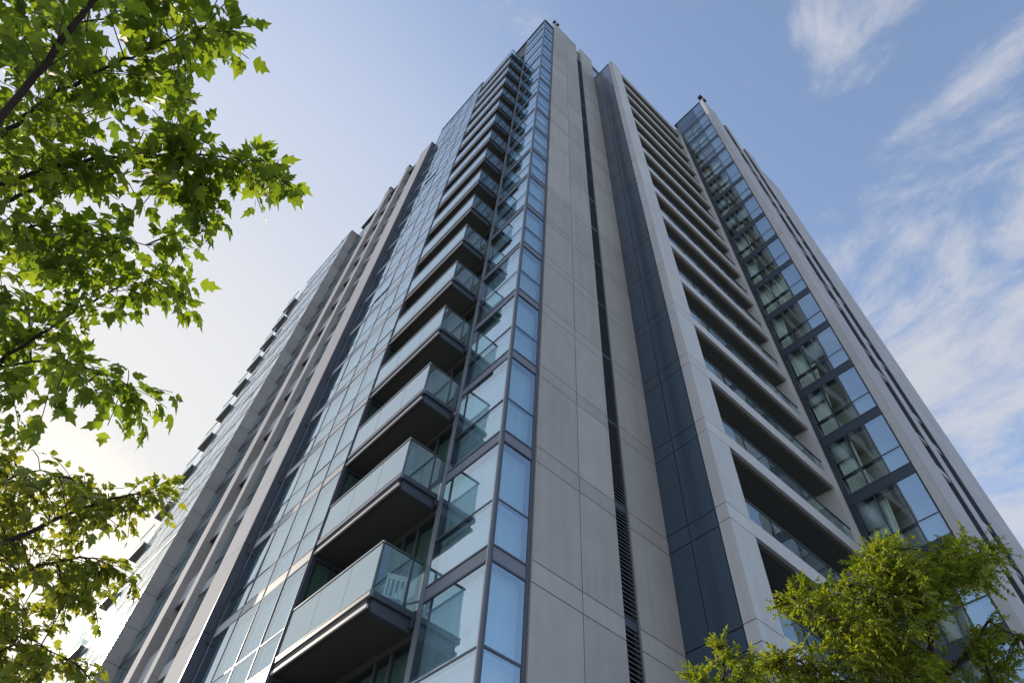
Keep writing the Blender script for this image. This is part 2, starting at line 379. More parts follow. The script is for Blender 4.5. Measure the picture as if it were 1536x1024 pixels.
for k in range(-4, 15):
    for x0, x1, s in ((22.1, 23.15, 0), (24.0, 25.2, 1)):
        z0 = TZ(k)+(.9 if (k+s) % 2 else -.1); z1 = TZ(k+1)+(.9 if (k+1+s) % 2 else -.1)
        h = rng.uniform(.12, .4)
        if z1 > 55.5: continue
        o = MB().box(x0+.005, x1-.005, YT+.30, YT+.5, z0, z1, 'core').box(x0+.005, x1-.005, YT+.03+.05*s, YT+.299, z0, z0+h, 'lightspan').box(x0+.005, x1-.005, YT+.1, YT+.298, z0+h, z0+h+.06, 'frame').build('slot_window', T)
        paneY(YT+.22, x0+.005, x1-.005, z0+h+.06, z1-.01, 'panelow', o)

# --- left face: stacked balconies
BY0, BY1 = 10.54, 14.10
for k in range(-3, 17):
    L = LZ(k); s = MB()
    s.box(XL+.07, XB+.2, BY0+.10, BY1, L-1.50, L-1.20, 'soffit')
    s.box(XL, XL+.069, BY0, BY1, L-1.29, L-1.175, 'spandrel'); s.box(XL-.006, XL+.069, BY0, BY1, L-1.175, L-1.16, 'frame_edge'); s.box(XL+.069, XB-.04, BY0, BY0+.068, L-1.29, L-1.16, 'navy')
    s.box(XL+.035, XL+.0695, BY0+.1, BY1, L-1.46, L-1.291, 'black')
    s.box(XL+.01, XL+.05, BY0+.03, BY1, L-1.54, L-1.46, 'lightspan'); s.box(XL+.05, XL+.12, BY0+.03, BY1, L-1.54, L-1.46, 'black'); s.box(XL+.12, XB-.04, BY0+.06, BY0+.13, L-1.56, L-1.30, 'navy')
    s.box(XB-.10, XB-.04, BY0-.02, BY0+.049, L-1.50, L-1.30, 'navy')
    o = s.build('balcony', T)
    gl = MB(); yy = [BY0+.02, 11.66, 12.86, BY1-.03]
    for y0, y1 in zip(yy, yy[1:]): gl.box(XL+.02, XL+.035, y0+.008, y1-.008, L-1.16, L-.035, 'railfront')
    gl.build('front_glass', o)
    gl = MB().box(XL+.04, XL+.78, BY0+.02, BY0+.034, L-1.16, L-.04, 'rail').box(XL+.83, XB-.04, BY0+.02, BY0+.034, L-1.16, L-.04, 'rail'); gl.build('side_glass', o)
    h = MB().box(XL, XL+.05, BY0, BY1, L-.035, L, 'frame_edge').box(XL+.05, XB-.035, BY0, BY0+.05, L-.035, L, 'frame'); h.box(XL+.78, XL+.83, BY0+.01, BY0+.05, L-1.16, L-.035, 'frame')
    h.build('handrail', o)
    if k == 16: break
    hb = LZ(k+1)-1.50
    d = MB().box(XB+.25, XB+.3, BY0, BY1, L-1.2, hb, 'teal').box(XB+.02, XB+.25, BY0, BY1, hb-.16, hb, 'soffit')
    for y in (BY0, 11.25, 11.80, 13.0, BY1-.07): d.box(XB+.05, XB+.14, y, y+.06, L-1.2, hb-.16, 'frame')
    o = d.build('balcony_door', T)
    yy = (BY0+.06, 11.25, 11.31, 11.80, 11.86, 13.0, 13.06, BY1-.07)
    for y0, y1 in zip(yy[::2], yy[1::2]): paneX(XB+.08, y0, y1, L-1.2, hb-.16, 'panelow', o)
    d = MB().box(XL+.07, XB+.2, BY1+.10, BY1+.15, L-1.2, hb, 'teal')
    for x in (XL+.01, XL+.07, XL+.62, XB+.1): d.box(x, x+.055, BY1, BY1+.09, L-1.2, hb, 'frame')
    d.box(XL+.12, XB, BY1+.005, BY1+.088, hb-.12, hb, 'frame')
    o = d.build('return_window', T)
    paneY(BY1+.03, XL+.125, XL+.62, L-1.2, hb-.12, 'panelow', o); paneY(BY1+.03, XL+.675, XB+.1, L-1.2, hb-.12, 'panelow', o)
# --- left curtain wall
CT = 55.9
cy = [14.17, 15.32, 16.52, 17.78, 19.30]
for k in range(-3, 17):
    z0, z1, z2 = LZ(k)-1.66, LZ(k)-1.28, LZ(k)-.42
    z3 = LZ(k+1)-1.66 if k < 16 else CT
    for c, (y0, y1) in enumerate(zip(cy, cy[1:])):
        f = MB(); f.box(XL-.003, XL+.2, y0+.02, y1-.02, z0+.02, z1-.02, 'lightspan')
        f.box(XL-.012, XL+.12, y0-.018, y0+.018, z0, z3, 'frame')
        if c == 3: f.box(XL-.012, XL+.12, y1-.018, y1+.018, z0, z3, 'frame'); f.box(XL-.02, XL-.0125, y1-.018, y1+.018, z0, z3, 'frame_edge')
        f.box(XL-.016, XL-.0121, y0+.004, y0+.018, z0, z3, 'frame_edge')
        for z, h in ((z0-.012, .030), (z1-.018, .034), (z2-.016, .030)):
            if z < z3-.1: f.box(XL-.010, XL+.1, y0+.019, y1-.019, z, z+h, 'frame')
        f.box(XL+.2, XL+.22, y0+.03, y1-.03, z1, z3, 'blind')
        o = f.build('window', T)
        tops = ((z1+.02, min(z2-.02, z3)), (z2+.015, z3-.02))
        for a, d in tops:
            if d-a < .1: continue
            p = paneX(XL, y0+.02, y1-.02, a, d, 'pane', o, j=.005)
            if rng.random() < .07 and d-a > 1.2:                                 # a vent tilted open
                v = p.data.vertices
                for i in (0, 3): v[i].co.x -= .045
                for i in (1, 2): v[i].co.x -= .045
b = MB().box(XL-.04, 6.2, 14.12, 19.32, CT, CT+.12, 'frame').box(XL+.25, 6.0, 14.2, 19.3, 50.4, CT, 'core'); b.build('roof', T)
# --- wide pier with dark cheek, then fins and window strips
XF, XS = 4.95, 5.17
b = MB(); zs = [ZG]+[LZ(k)-1.5 for k in range(-2, 15)]+[52.4]
for z0, z1 in zip(zs, zs[1:]): b.box(XF, XF+.03, 19.47, 20.95, z0+.008, z1-.008, 'clad')
b.box(XF+.03, 6.0, 19.5, 20.93, ZG, 52.35, 'joint')
for z0, z1 in zip(zs, zs[1:]): b.box(XF+.002, 5.6, 19.39, 19.468, z0+.01, z1-.01, 'frame'); b.box(XF+.2, 5.3, 19.345, 19.385, z1-.28, z1-.02, 'frame')
b.box(XF-.02, 6, 19.38, 20.97, 52.4, 52.46, 'clad'); b.build('cladding_pier', T)
def fin(y0, y1, top):
    b = MB(); zs = [ZG]+[LZ(k)-1.5 for k in range(-2, 16) if LZ(k)-1.5 < top-1]+[top]
    b.box(XF+.02, XS+.4, y0+.02, y1-.02, ZG, top-.02, 'joint')
    for a, c in zip(zs, zs[1:]):
        b.box(XF, XF+.02, y0, y1, a+.006, c-.006, 'clad'); b.box(XF+.0205, XS+.4, y0, y0+.02, a+.006, c-.006, 'stone')
    b.box(XF-.02, XS+.4, y0-.02, y1+.02, top, top+.3, 'navy'); b.build('fin', T)
fin(22.83, 23.32, 53.9); fin(25.3, 26.12, 53.5)
for s, (y0, y1) in enumerate(((20.96, 22.82), (23.33, 25.29), (26.13, 29.58))):
    for k in range(-2, 15):
        z0, z3 = LZ(k)-1.66+(s == 1)*.7, LZ(k+1)-1.66+(s == 1)*.7
        if z3 > 52.8: continue
        o = MB()
        if s == 1:                                                                # small recessed loggias with pale parapets
            o.box(XS+.12, XS+.7, y0, y1, z0, z0+1.05, 'lightspan'); o.box(XS+.55, XS+.7, y0, y1, z0+1.05, z3, 'soffit'); o.box(XS+.01, XS+.7, y0, y1, z3-.12, z3-.01, 'frame'); o.box(XS+.0, XS+.11, y0, y1, z0+1.051, z0+1.09, 'frame_edge')
            o.box(XS+.02, XS+.12, y0, y1, z0, z0+1.05, 'lightspan')
            o = o.build('slot_window', T); paneX(XS+.5, y0, y1, z0+1.06, z3-.12, 'panelow', o)
        else:
            o.box(XS+.02, XS+.5, y0, y1, z0, z0+.5, 'lightspan' if s == 0 else 'frame'); o.box(XS+.3, XS+.34, y0, y1, z0+.5, z3, 'blind' if (k+s) % 3 else 'teal')
            for z in (z0+.46, z0+1.3, z3-.06): o.box(XS+.025, XS+.1, y0, y1, z, z+.05, 'frame')
            for q in range(1, 3): y = y0+(y1-y0)*q/3; o.box(XS+.028, XS+.09, y-.02, y+.02, z0+.51, z3-.06, 'frame')
            o = o.build('slot_window', T); paneX(XS+.04, y0, y1, z0+.51, z0+1.3, 'pane', o); paneX(XS+.04, y0, y1, z0+1.35, z3-.06, 'pane', o)
b = MB().box(XS-.03, 6.0, 20.98, 29.55, 52.6, 52.9, 'frame').box(XS+.2, 6.2, 20.98, 29.5, 50.4, 52.6, 'core'); b.build('roof', T)
# --- far left block
XW = 4.62; FT = 51.3
b = MB(); zs = [ZG]+[z for k in range(-2, 15) for z in (LZ(k)-1.6, LZ(k)-.1)]; zs = [z for z in zs if z < FT-.4]+[FT]
b.box(XW+.02, 5.9, 29.62, 36.6, ZG, FT-.05, 'core')
for z0, z1 in zip(zs, zs[1:]): b.box(XW, 5.9, 29.59, 29.62, z0+.01, z1-.01, 'stone')
b.build('wall', T)
wy = [29.66+q*(36.6-29.66)/5 for q in range(6)]
for k in range(-2, 15):
    z0, z1, z3 = LZ(k)-1.66, LZ(k)-1.28, LZ(k+1)-1.66
    if z3 > FT+.3: continue
    for y0, y1 in zip(wy, wy[1:]):
        f = MB(); f.box(XW-.034, XW+.018, y0-.02, y0+.02, z0, z3, 'frame_edge'); f.box(XW-.03, XW+.018, y0+.03, y1-.03, z0, z1, 'lightspan')
        for z in (z0, z1, z1+.8): f.box(XW-.04, XW+.017, y0+.021, y1-.021, z-.02, z+.02, 'frame')
        f.box(XW+.005, XW+.0185, y0+.03, y1-.03, z1+.03, z3-.03, 'blind')
        o = f.build('window', T); paneX(XW-.03, y0+.03, y1-.03, z1+.025, z1+.775, 'panefar', o); paneX(XW-.03, y0+.03, y1-.03, z1+.825, z3-.03, 'panefar', o)
    L = LZ(k)
    s = MB().box(4.40, 5.9, 36.65, 38.5, L-1.38, L-1.2, 'core').box(4.37, 4.40, 36.65, 38.53, L-1.38, L-1.15, 'frame_edge').box(4.40, 5.9, 38.5, 38.53, L-1.38, L-1.15, 'spandrel')
    o = s.build('end_balcony', T); MB().box(4.38, 4.395, 36.7, 38.5, L-1.15, L-.04, 'railfront').box(4.40, 5.8, 38.5, 38.515, L-1.15, L-.04, 'rail').build('front_glass', o)
    MB().box(4.36, 4.41, 36.65, 38.53, L-.04, L, 'spandrel').build('handrail', o)
b = MB().box(5.95, 19.0, 36.6, 39.0, ZG, 50.0, 'core').box(XW-.04, 5.9, 29.56, 36.62, FT, FT+.14, 'frame_edge'); b.build('roof', T)

# ------------------------------------------------------------------ things on the building
def floodlight(loc, label, s=1.):
    t = thing('rooftop_floodlight', label, 'floodlight', loc, 'floodlights on the roof corners'); x, y, z = loc
    b = MB().tube([(x, y, z), (x, y, z+.34*s)], .05*s, 'black'); b.tube([(x-.2*s, y, z+.2*s), (x+.2*s, y-.02, z+.24*s)], .035*s, 'black'); b.build('bracket', t)
    for dx, dy, a in ((-.15, -.05, -.18), (.13, -.08, -.28)):
        MB().hexa([(x+(dx-.11)*s, y+dy-.14*s, z+(.36+a)*s), (x+(dx+.11)*s, y+dy-.14*s, z+(.36+a)*s), (x+(dx+.09)*s, y+dy+.1*s, z+(.40+a)*s), (x+(dx-.09)*s, y+dy+.1*s, z+(.40+a)*s),
                   (x+(dx-.11)*s, y+dy-.14*s, z+(.54+a)*s), (x+(dx+.11)*s, y+dy-.14*s, z+(.54+a)*s), (x+(dx+.09)*s, y+dy+.1*s, z+(.52+a)*s), (x+(dx-.09)*s, y+dy+.1*s, z+(.52+a)*s)], 'black').build('lamp_head', t)
floodlight((7.55, YB, 64.46), 'dark floodlight on top of the stone pier beside the glass corner', 1.2)
floodlight((XT+.15, YT+.12, 60.06), 'dark floodlight on the pale corner of the right glass wing', 1.5)
floodlight((XF+.2, 25.7, 53.8), 'small dark floodlight on the top of a thin fin at the left', 1.0)
floodlight((XW+.2, 31.3, FT+.14), 'small dark floodlight on the roof edge of the far left block', 1.0)

def chair(loc, rz):
    t = thing('plastic_chair', 'white plastic chair seen through the glass side of the lowest balcony', 'chair', loc)
    c, s = math.cos(rz), math.sin(rz); X = lambda x, y, z: (loc[0]+c*x-s*y, loc[1]+s*x+c*y, loc[2]+z)
    def bx(mb, x0, x1, y0, y1, z0, z1, dx=0, dy=0):
        mb.hexa([X(x0, y0, z0), X(x1, y0, z0), X(x1, y1, z0), X(x0, y1, z0), X(x0+dx, y0+dy, z1), X(x1+dx, y0+dy, z1), X(x1+dx, y1+dy, z1), X(x0+dx, y1+dy, z1)], 'white')
    b = MB(); bx(b, -.22, .22, -.22, .22, .42, .45); b.build('seat', t)
    b = MB()
    for x in (-.21, -.11, -.01, .09, .17): bx(b, x, x+.045, .19, .215, .46, .82, 0, .1)
    bx(b, -.22, .22, .28, .305, .80, .90, 0, .03); b.build('backrest', t)
    for x, dx in ((-.22, .03), (.18, -.03)):
        for y in (-.22, .18): b = MB(); bx(b, x-dx, x-dx+.04, y, y+.04, 0, .42, dx, 0); b.build('leg', t)
    for x in (-.25, .21): b = MB(); bx(b, x, x+.04, -.2, .24, .63, .66); bx(b, x, x+.04, -.2, -.16, .42, .63); b.build('armrest', t)
chair((6.14, 11.2, LZ(0)-1.19), 2.7)

# ------------------------------------------------------------------ trees
def unit(v): return v/np.maximum(np.linalg.norm(v, axis=-1, keepdims=True), 1e-9)
BROAD = (np.array([(0,0,0),(.32,0,-.01),(.62,0,-.05),(1,0,-.16),
                   (.08,.17,.03),(.30,.36,-.03),(.36,.19,.02),(.60,.27,-.07),(.66,.12,-.05),
                   (.08,-.17,.03),(.30,-.36,-.03),(.36,-.19,.02),(.60,-.27,-.07),(.66,-.12,-.05)], float),
         [(0,1,4),(4,1,5),(1,6,5),(1,2,6),(6,2,7),(2,8,7),(2,3,8),(0,9,1),(9,10,1),(1,10,11),(1,11,2),(11,12,2),(2,12,13),(2,13,3)])
SLIM = (np.array([(0,0,0),(.5,0,-.03),(1,0,-.14),(.25,.19,.02),(.62,.17,-.02),(.25,-.19,.02),(.62,-.17,-.02)], float),
        [(0,1,3),(3,1,4),(1,2,4),(0,5,1),(5,6,1),(1,6,2)])
class Foliage:
    def __init__(s, shape, seed): s.V, s.F = shape; s.P = []; s.A = []; s.Nn = []; s.S = []; s.r = np.random.default_rng(seed)
    def leaf(s, p, axis, normal, size): s.P.append(p); s.A.append(axis); s.Nn.append(normal); s.S.append(size)
    def build(s, name, m, parent, tw=None):
        P, A, Nn, S = (np.array(q, float) for q in (s.P, s.A, s.Nn, s.S))
        A = unit(A); Nn = unit(Nn-A*(A*Nn).sum(1, keepdims=True)); B = np.cross(Nn, A)
        n, nv = len(P), len(s.V); V = s.V
        curl = s.r.uniform(.2, 3.2, (n, 1)); wid = s.r.uniform(.8, 1.15, (n, 1))
        co = P[:, None]+S[:, None, None]*(V[None, :, 0, None]*A[:, None]+V[None, :, 1, None]*wid[:, None]*B[:, None]+V[None, :, 2, None]*curl[:, None]*Nn[:, None])
        F = np.array(s.F); fa = (F[None]+(np.arange(n)*nv)[:, None, None]).reshape(-1, 3)
        me = bpy.data.meshes.new(name); me.vertices.add(n*nv); me.vertices.foreach_set('co', co.reshape(-1))
        me.loops.add(fa.size); me.loops.foreach_set('vertex_index', fa.reshape(-1).astype(np.int32))
        me.polygons.add(len(fa)); me.polygons.foreach_set('loop_start', np.arange(0, fa.size, 3, dtype=np.int32)); me.polygons.foreach_set('loop_total', np.full(len(fa), 3, np.int32))
        me.polygons.foreach_set('use_smooth', np.ones(len(fa), bool))
        me.materials.append(M[m]); me.update(); me.validate()
        if tw is not None:                                                      # the finest twigs belong to the crown
            me.materials.append(M['bark']); t2 = bpy.data.meshes.new('fine_twigs'); t2.from_pydata(tw.v, [], tw.f)
            t2.polygons.foreach_set('material_index', [1]*len(tw.f)); bm = bmesh.new(); bm.from_mesh(me); bm.from_mesh(t2); bm.to_mesh(me); bm.free(); bpy.data.meshes.remove(t2)
        o = bpy.data.objects.new(name, me); COL.objects.link(o); o.parent = parent; o.matrix_parent_inverse = Matrix.Translation(-parent.location)
        return o
DN = np.array((0, 0, -1.))
def spray(fo, tw, p, d, length, n, size, twig=True, droop=.55, rad=.0028):
    """a shoot with alternate leaves that hang from it"""
    r = fo.r; p = np.array(p, float); d = unit(np.array(d, float))
    side = unit(np.cross(d, np.array((0, 0, 1.)))+1e-6); pts = [p]
    for q in range(n):
        t = (q+1)/n; c = p+d*length*t+DN*.22*length*t*t
        a = unit(d*.55+side*(1 if q % 2 else -1)*r.uniform(.35, 1.)+DN*r.uniform(.1, 1.)*droop+r.normal(0, .28, 3))
        if q == n-1: a = unit(d+DN*droop*.9+r.normal(0, .2, 3))
        pet = a*size*.28+DN*size*.1
        nn = unit(np.array((0, 0, 1.))+r.normal(0, .45, 3)); fo.leaf(c+pet, a, nn, size*r.uniform(.6, 1.2))
        pts.append(c)
    if twig: tw.tube([tuple(q) for q in pts[::2]] if len(pts) > 4 else [tuple(q) for q in pts], rad, 'bark', 4)
def poly_in(poly, x, y):
    c = False; j = len(poly)-1
    for i in range(len(poly)):
        (xi, yi), (xj, yj) = poly[i], poly[j]
        if (yi > y) != (yj > y) and x < (xj-xi)*(y-yi)/(yj-yi)+xi: c = not c
        j = i
    return c
def limbline(pts, dist, r0, r1, mb, wob=.0, seed=0):
    rr = random.Random(seed); P = [at(x, y, dist if not isinstance(dist, (list, tuple)) else dist[i]) for i, (x, y) in enumerate(pts)]
    out = []
    for a, c in zip(P, P[1:]):
        for q in range(4): out.append(a.lerp(c, q/4)+Vector([rr.uniform(-wob, wob) for _ in range(3)]))
    out.append(P[-1]); n = len(out)
    mb.tube(out, [r0+(r1-r0)*i/(n-1) for i in range(n)], 'bark', 7)
    return out

def tree_from_limbs(root, fo, limbs, polys, size, spray_len, nleaf, per_twig, per_poly, trunk_pts, trunk_r, leafm, twig_r=.0028, droop=.55, seed=1):
    rr = random.Random(seed); tr = MB(); tr.tube(trunk_pts, trunk_r, 'bark', 12); tr.build('trunk', root, True)
    pts_all = []
    tw = MB()
    for i, (pts, dist, r0, r1) in enumerate(limbs):
        mb = MB(); line = limbline(pts, dist, r0, r1, mb, .008, i+seed*10)
        if pts[0][0] < -20:                                                     # carry the limb back to the trunk
            a = Vector(trunk_pts[-1]).lerp(Vector(trunk_pts[-2]), .12*(i % 5)); c = line[0]; mid = a.lerp(c, .5)+Vector((0, 0, .06))
            mb.tube([a, a.lerp(mid, .5)+Vector((0, 0, .02)), mid, c], [max(r0*1.9, .02), r0*1.6, r0*1.3, r0], 'bark', 7)
        for a, c in zip(line, line[1:]): pts_all += [a, a.lerp(c, .5)]
        pts_all.append(line[-1]); mb.build('branch', root, True)
        if r0 > .02: line = line[len(line)//2:]
        for q in range(len(line)-1):                                            # shoots along the branch
            a, c = line[q], line[q+1]; d = (c-a).normalized()
            for _ in range(per_twig):
                p = a.lerp(c, rr.random()); v = d*rr.uniform(.3, 1.)+Vector([rr.gauss(0, .6) for _ in range(3)]); v.z -= .15
                spray(fo, tw, p, v, spray_len*rr.uniform(.6, 1.1), nleaf, size, True, droop, twig_r)
        d = (line[-1]-line[-2]).normalized()
        for _ in range(4): spray(fo, tw, line[-1], d+Vector([rr.gauss(0, .35) for _ in range(3)]), spray_len, nleaf, size, True, droop, twig_r)
    for poly, (d0, d1), cnt in polys:
        xs = [p[0] for p in poly]; ys = [p[1] for p in poly]; got = 0
        while got < cnt:
            x, y = rr.uniform(min(xs), max(xs)), rr.uniform(min(ys), max(ys))
            if not poly_in(poly, x, y): continue
            got += 1; p = at(x, y, rr.uniform(d0, d1))
            near = min(pts_all, key=lambda q: (q-p).length_squared); v = p-near
            if v.length > .12 and rr.random() < .5: tw.tube([near, near.lerp(p, .5)+Vector((0, 0, .03)), p], [twig_r*1.6, twig_r*1.2, twig_r], 'bark', 4)
            v = v.normalized() if v.length > 1e-3 else Vector((1, 0, 0))
            spray(fo, tw, p, v*.8+Vector([rr.gauss(0, .6) for _ in range(3)]), spray_len*rr.uniform(.6, 1.), nleaf, size, True, droop, twig_r)
    fo.build('crown', leafm, root, tw)

# upper-left tree: broad lobed leaves hanging over the camera
t = thing('broadleaf_tree', 'broad-leaved green tree overhanging the upper left with dark branches', 'tree', (-3.3, 4.3, ZG))
D1 = 4.6
limbs = [([(-240, 430), (-100, 290), (0, 182), (70, 95), (140, 0), (190, -70)], 3.9, .021, .012),
 ([(-60, 270), (0, 205), (47, 166), (89, 138), (136, 113), (187, 90), (225, 74), (270, 54), (305, 44)], [4.3, 4.3, 4.35, 4.4, 4.45, 4.5, 4.5, 4.5, 4.5], .014, .003),
 ([(-80, 330), (0, 275), (80, 248), (140, 238), (220, 235), (272, 232), (325, 235), (352, 241), (376, 250)], [4.2]+[4.4]*8, .014, .003),
 ([(-140, 370), (0, 309), (66, 276), (110, 262)], 4.7, .016, .006),
 ([(-200, 640), (-80, 590), (0, 540), (60, 500), (110, 468), (160, 440), (195, 424), (232, 428)], 4.9, .016, .003),
 ([(-120, 380), (0, 352), (60, 338), (120, 345), (180, 360), (220, 368)], 4.8, .010, .003),
 ([(-100, 560), (0, 548), (60, 540), (120, 548), (165, 562), (195, 580)], 5.0, .009, .003),
 ([(280, 232), (285, 250), (283, 275)], 4.4, .004, .003),
 ([(-80, 90), (0, 60), (80, 40), (160, 30), (215, 22)], 4.8, .010, .003)]
polys = [([(-60, -60), (225, -60), (190, 30), (195, 95), (160, 130), (175, 185), (130, 220), (130, 270), (60, 290), (-60, 320)], (4.3, 5.7), 78),
 ([(-60, 300), (80, 300), (105, 335), (80, 400), (40, 440), (-60, 440)], (4.4, 5.6), 24),
 ([(40, 340), (170, 355), (228, 372), (220, 410), (180, 445), (110, 410), (60, 395)], (4.5, 5.2), 15),
 ([(-60, 430), (50, 470), (110, 520), (170, 550), (192, 578), (140, 585), (50, 575), (-60, 620)], (4.6, 5.6), 26),
 ([(238, 240), (285, 240), (280, 265), (270, 280), (255, 275)], (4.35, 4.6), 6), ([(330, 232), (360, 225), (385, 245), (388, 258), (360, 255), (330, 250)], (4.35, 4.6), 9), ([(230, 20), (290, 45), (270, 95), (240, 110), (220, 80)], (4.4, 4.8), 11), ([(250, 185), (300, 180), (330, 205), (300, 225), (255, 220)], (4.35, 4.6), 6), ([(310, 34), (335, 40), (335, 50), (315, 56)], (4.4, 4.6), 3)]
fo = Foliage(BROAD, 3)
tree_from_limbs(t, fo, limbs, polys, .118, .27, 8, 1, 0, [(-3.3, 4.3, ZG), (-3.25, 4.25, 1.), (-3.1, 4.15, 2.6), (-2.7, 3.75, 3.35)], [.17, .14, .11, .06], 'leaf_big', seed=2)
# sunlit tree lower left
t = thing('small_leaved_tree', 'sun-yellowed tree with small leaves at the lower left beside the far block', 'tree', (-2.6, 8.6, ZG))
limbs = [([(-200, 900), (-80, 850), (40, 800), (110, 766), (160, 750), (195, 742), (218, 740)], 7.6, .03, .004),
 ([(-180, 960), (-60, 910), (0, 880), (60, 846), (120, 836), (140, 837), (158, 845)], 7.8, .024, .004),
 ([(-140, 1060), (-40, 1000), (20, 965), (60, 968), (95, 985)], 7.7, .016, .004),
 ([(-140, 800), (-40, 745), (20, 715), (60, 705), (90, 712)], 7.9, .014, .004)]
polys = [([(-60, 700), (60, 692), (110, 715), (160, 735), (150, 775), (100, 800), (60, 830), (-60, 850)], (7.2, 8.8), 92),
 ([(-60, 830), (60, 820), (110, 830), (160, 850), (150, 900), (105, 910), (80, 880), (-60, 900)], (7.2, 8.8), 66),
 ([(-60, 900), (30, 900), (70, 960), (90, 1000), (40, 1040), (-60, 1060)], (7.2, 8.6), 62),
 ([(100, 735), (200, 728), (240, 742), (190, 760), (120, 790)], (7.5, 7.9), 16),
 ([(-60, 640), (30, 640), (60, 690), (-60, 720)], (7.3, 8.6), 24)]
fo = Foliage(BROAD, 5)
tree_from_limbs(t, fo, limbs, polys, .122, .32, 8, 1, 0, [(-2.6, 8.6, ZG), (-2.5, 8.5, 1.), (-2.2, 8.2, 2.4), (-1.9, 7.6, 3.1)], [.15, .12, .09, .04], 'leaf_sun', seed=4, twig_r=.004)

# fine-leaved trees at lower right: feathery compound leaves
def feathery(root, fo, tw, anchors, rr, nl=8, size=.053, rach=.20):
    for p, v in anchors:
        for _ in range(3):
            d = unit(np.array(v)+fo.r.normal(0, .55, 3)); d[2] -= .1; d = unit(d)
            side = unit(np.cross(d, np.array((0, 0, 1.)))+1e-6); p0 = np.array(p, float); L = rach*fo.r.uniform(.7, 1.2); pts = [p0]
            for q in range(nl):
                tt = (q+1)/nl; c = p0+d*L*tt+DN*.3*L*tt*tt; pts.append(c)
                for sgn in (1, -1):
                    a = unit(d*.6+side*sgn*.8+DN*fo.r.uniform(.1, .7)+fo.r.normal(0, .2, 3)); nn = np.array((0, 0, 1.))+fo.r.normal(0, .5, 3)
                    fo.leaf(c, a, nn, size*fo.r.uniform(.7, 1.15)*(1.05-.35*tt))
            fo.leaf(pts[-1], d, np.array((0, 0, 1.)), size)
            tw.tube([tuple(pts[0]), tuple(pts[len(pts)//2]), tuple(pts[-1])], .0018, 'bark', 3)
def fine_tree(root, trunk_pts, trunk_r, limbs, polys, seed):
    rr = random.Random(seed); fo = Foliage(SLIM, seed); tw = MB(); MB().tube(trunk_pts, trunk_r, 'bark', 12).build('trunk', root, True); pa = []; anch = []
    for i, (pts, dist, r0, r1) in enumerate(limbs):
        mb = MB(); line = limbline(pts, dist, r0, r1, mb, .015, seed+i); mb.build('branch', root, True); pa += line
        for a, c in list(zip(line, line[1:]))[len(line)//3:]: anch.append((a.lerp(c, rr.random()), (c-a).normalized()+Vector((rr.gauss(0, .6), rr.gauss(0, .6), .2))))
        anch += [(line[-1], (line[-1]-line[-2]).normalized())]*2
    for poly, (d0, d1), cnt in polys:
        xs = [p[0] for p in poly]; ys = [p[1] for p in poly]; got = 0
        cl = []
        while got < cnt:
            if cl and rr.random() < .72:
                c0 = rr.choice(cl[-40:]); p = c0+Vector([rr.gauss(0, .13) for _ in range(3)])
                v = rt.dot(p)/fw.dot(p), up.dot(p)/fw.dot(p); x, y = 768+v[0]*1021.5, 512-v[1]*1021.5
            else: x, y = rr.uniform(min(xs), max(xs)), rr.uniform(min(ys), max(ys)); p = at(x, y, rr.uniform(d0, d1))
            if not poly_in(poly, x, y): continue
            cl.append(p); got += 1; near = min(pa, key=lambda q: (q-p).length_squared); v = p-near
            if v.length > .15 and rr.random() < .45: tw.tube([near, near.lerp(p, .5)+Vector((0, 0, .04)), p], [.006, .004, .003], 'bark', 4)
            v = (v.normalized() if v.length > 1e-3 else Vector((0, 0, 1)))*.7; v.z += .25
            anch.append((p, v))
    feathery(root, fo, tw, anch, rr); fo.build('crown', 'leaf_fine', root, tw)
base = at(1400, 1250, 8.6); base.z = ZG
t = thing('feathery_tree', 'large feathery yellow-green tree in front of the right glass wing', 'tree', tuple(base))
fine_tree(t, [tuple(base), tuple(base.lerp(at(1395, 1120, 8.6), .5)), tuple(at(1392, 1100, 8.6)), tuple(at(1390, 1010, 8.6))], [.13, .10, .07, .05],
 [([(1390, 1012), (1395, 960), (1402, 915), (1412, 880)], 8.6, .034, .008), ([(1390, 1030), (1350, 960), (1310, 905), (1275, 880)], [8.6, 8.4, 8.2, 8.1], .03, .006),
  ([(1390, 1060), (1300, 990), (1235, 930), (1180, 905)], [8.6, 8.3, 8.0, 7.9], .028, .005), ([(1392, 1040), (1450, 985), (1480, 930), (1530, 955)], [8.6, 8.8, 8.9, 9.0], .026, .006),
  ([(1402, 915), (1440, 850), (1480, 820)], [8.6, 8.7, 8.8], .012, .004), ([(1400, 930), (1360, 870), (1340, 825)], [8.6, 8.5, 8.4], .012, .004), ([(1500, 1060), (1480, 990), (1476, 975)], 8.7, .02, .01),
  ([(1360, 1100), (1260, 1020), (1190, 985), (1150, 992)], [8.6, 8.2, 7.9, 7.8], .02, .005)],
 [([(1165, 908), (1195, 882), (1235, 868), (1275, 880), (1310, 930), (1340, 1000), (1300, 1000), (1240, 950), (1205, 930)], (7.6, 8.7), 150),
  ([(1268, 862), (1290, 840), (1330, 812), (1352, 822), (1385, 838), (1400, 860), (1400, 930), (1345, 960), (1310, 915)], (7.8, 9.0), 205),
  ([(1390, 838), (1430, 815), (1470, 802), (1493, 828), (1478, 850), (1462, 875), (1430, 900), (1400, 905)], (8.2, 9.2), 105),
  ([(1300, 930), (1400, 930), (1405, 1060), (1270, 1060)], (7.8, 9.2), 150),
  ([(1120, 1040), (1150, 985), (1200, 968), (1270, 960), (1300, 1010), (1300, 1070), (1120, 1070)], (7.4, 8.4), 150),
  ([(1435, 965), (1480, 945), (1545, 940), (1600, 960), (1600, 1060), (1500, 1060), (1470, 1000)], (8.4, 9.4), 70),
  ([(1405, 985), (1460, 1000), (1500, 1060), (1400, 1070)], (8.2, 9.2), 26)], 21)
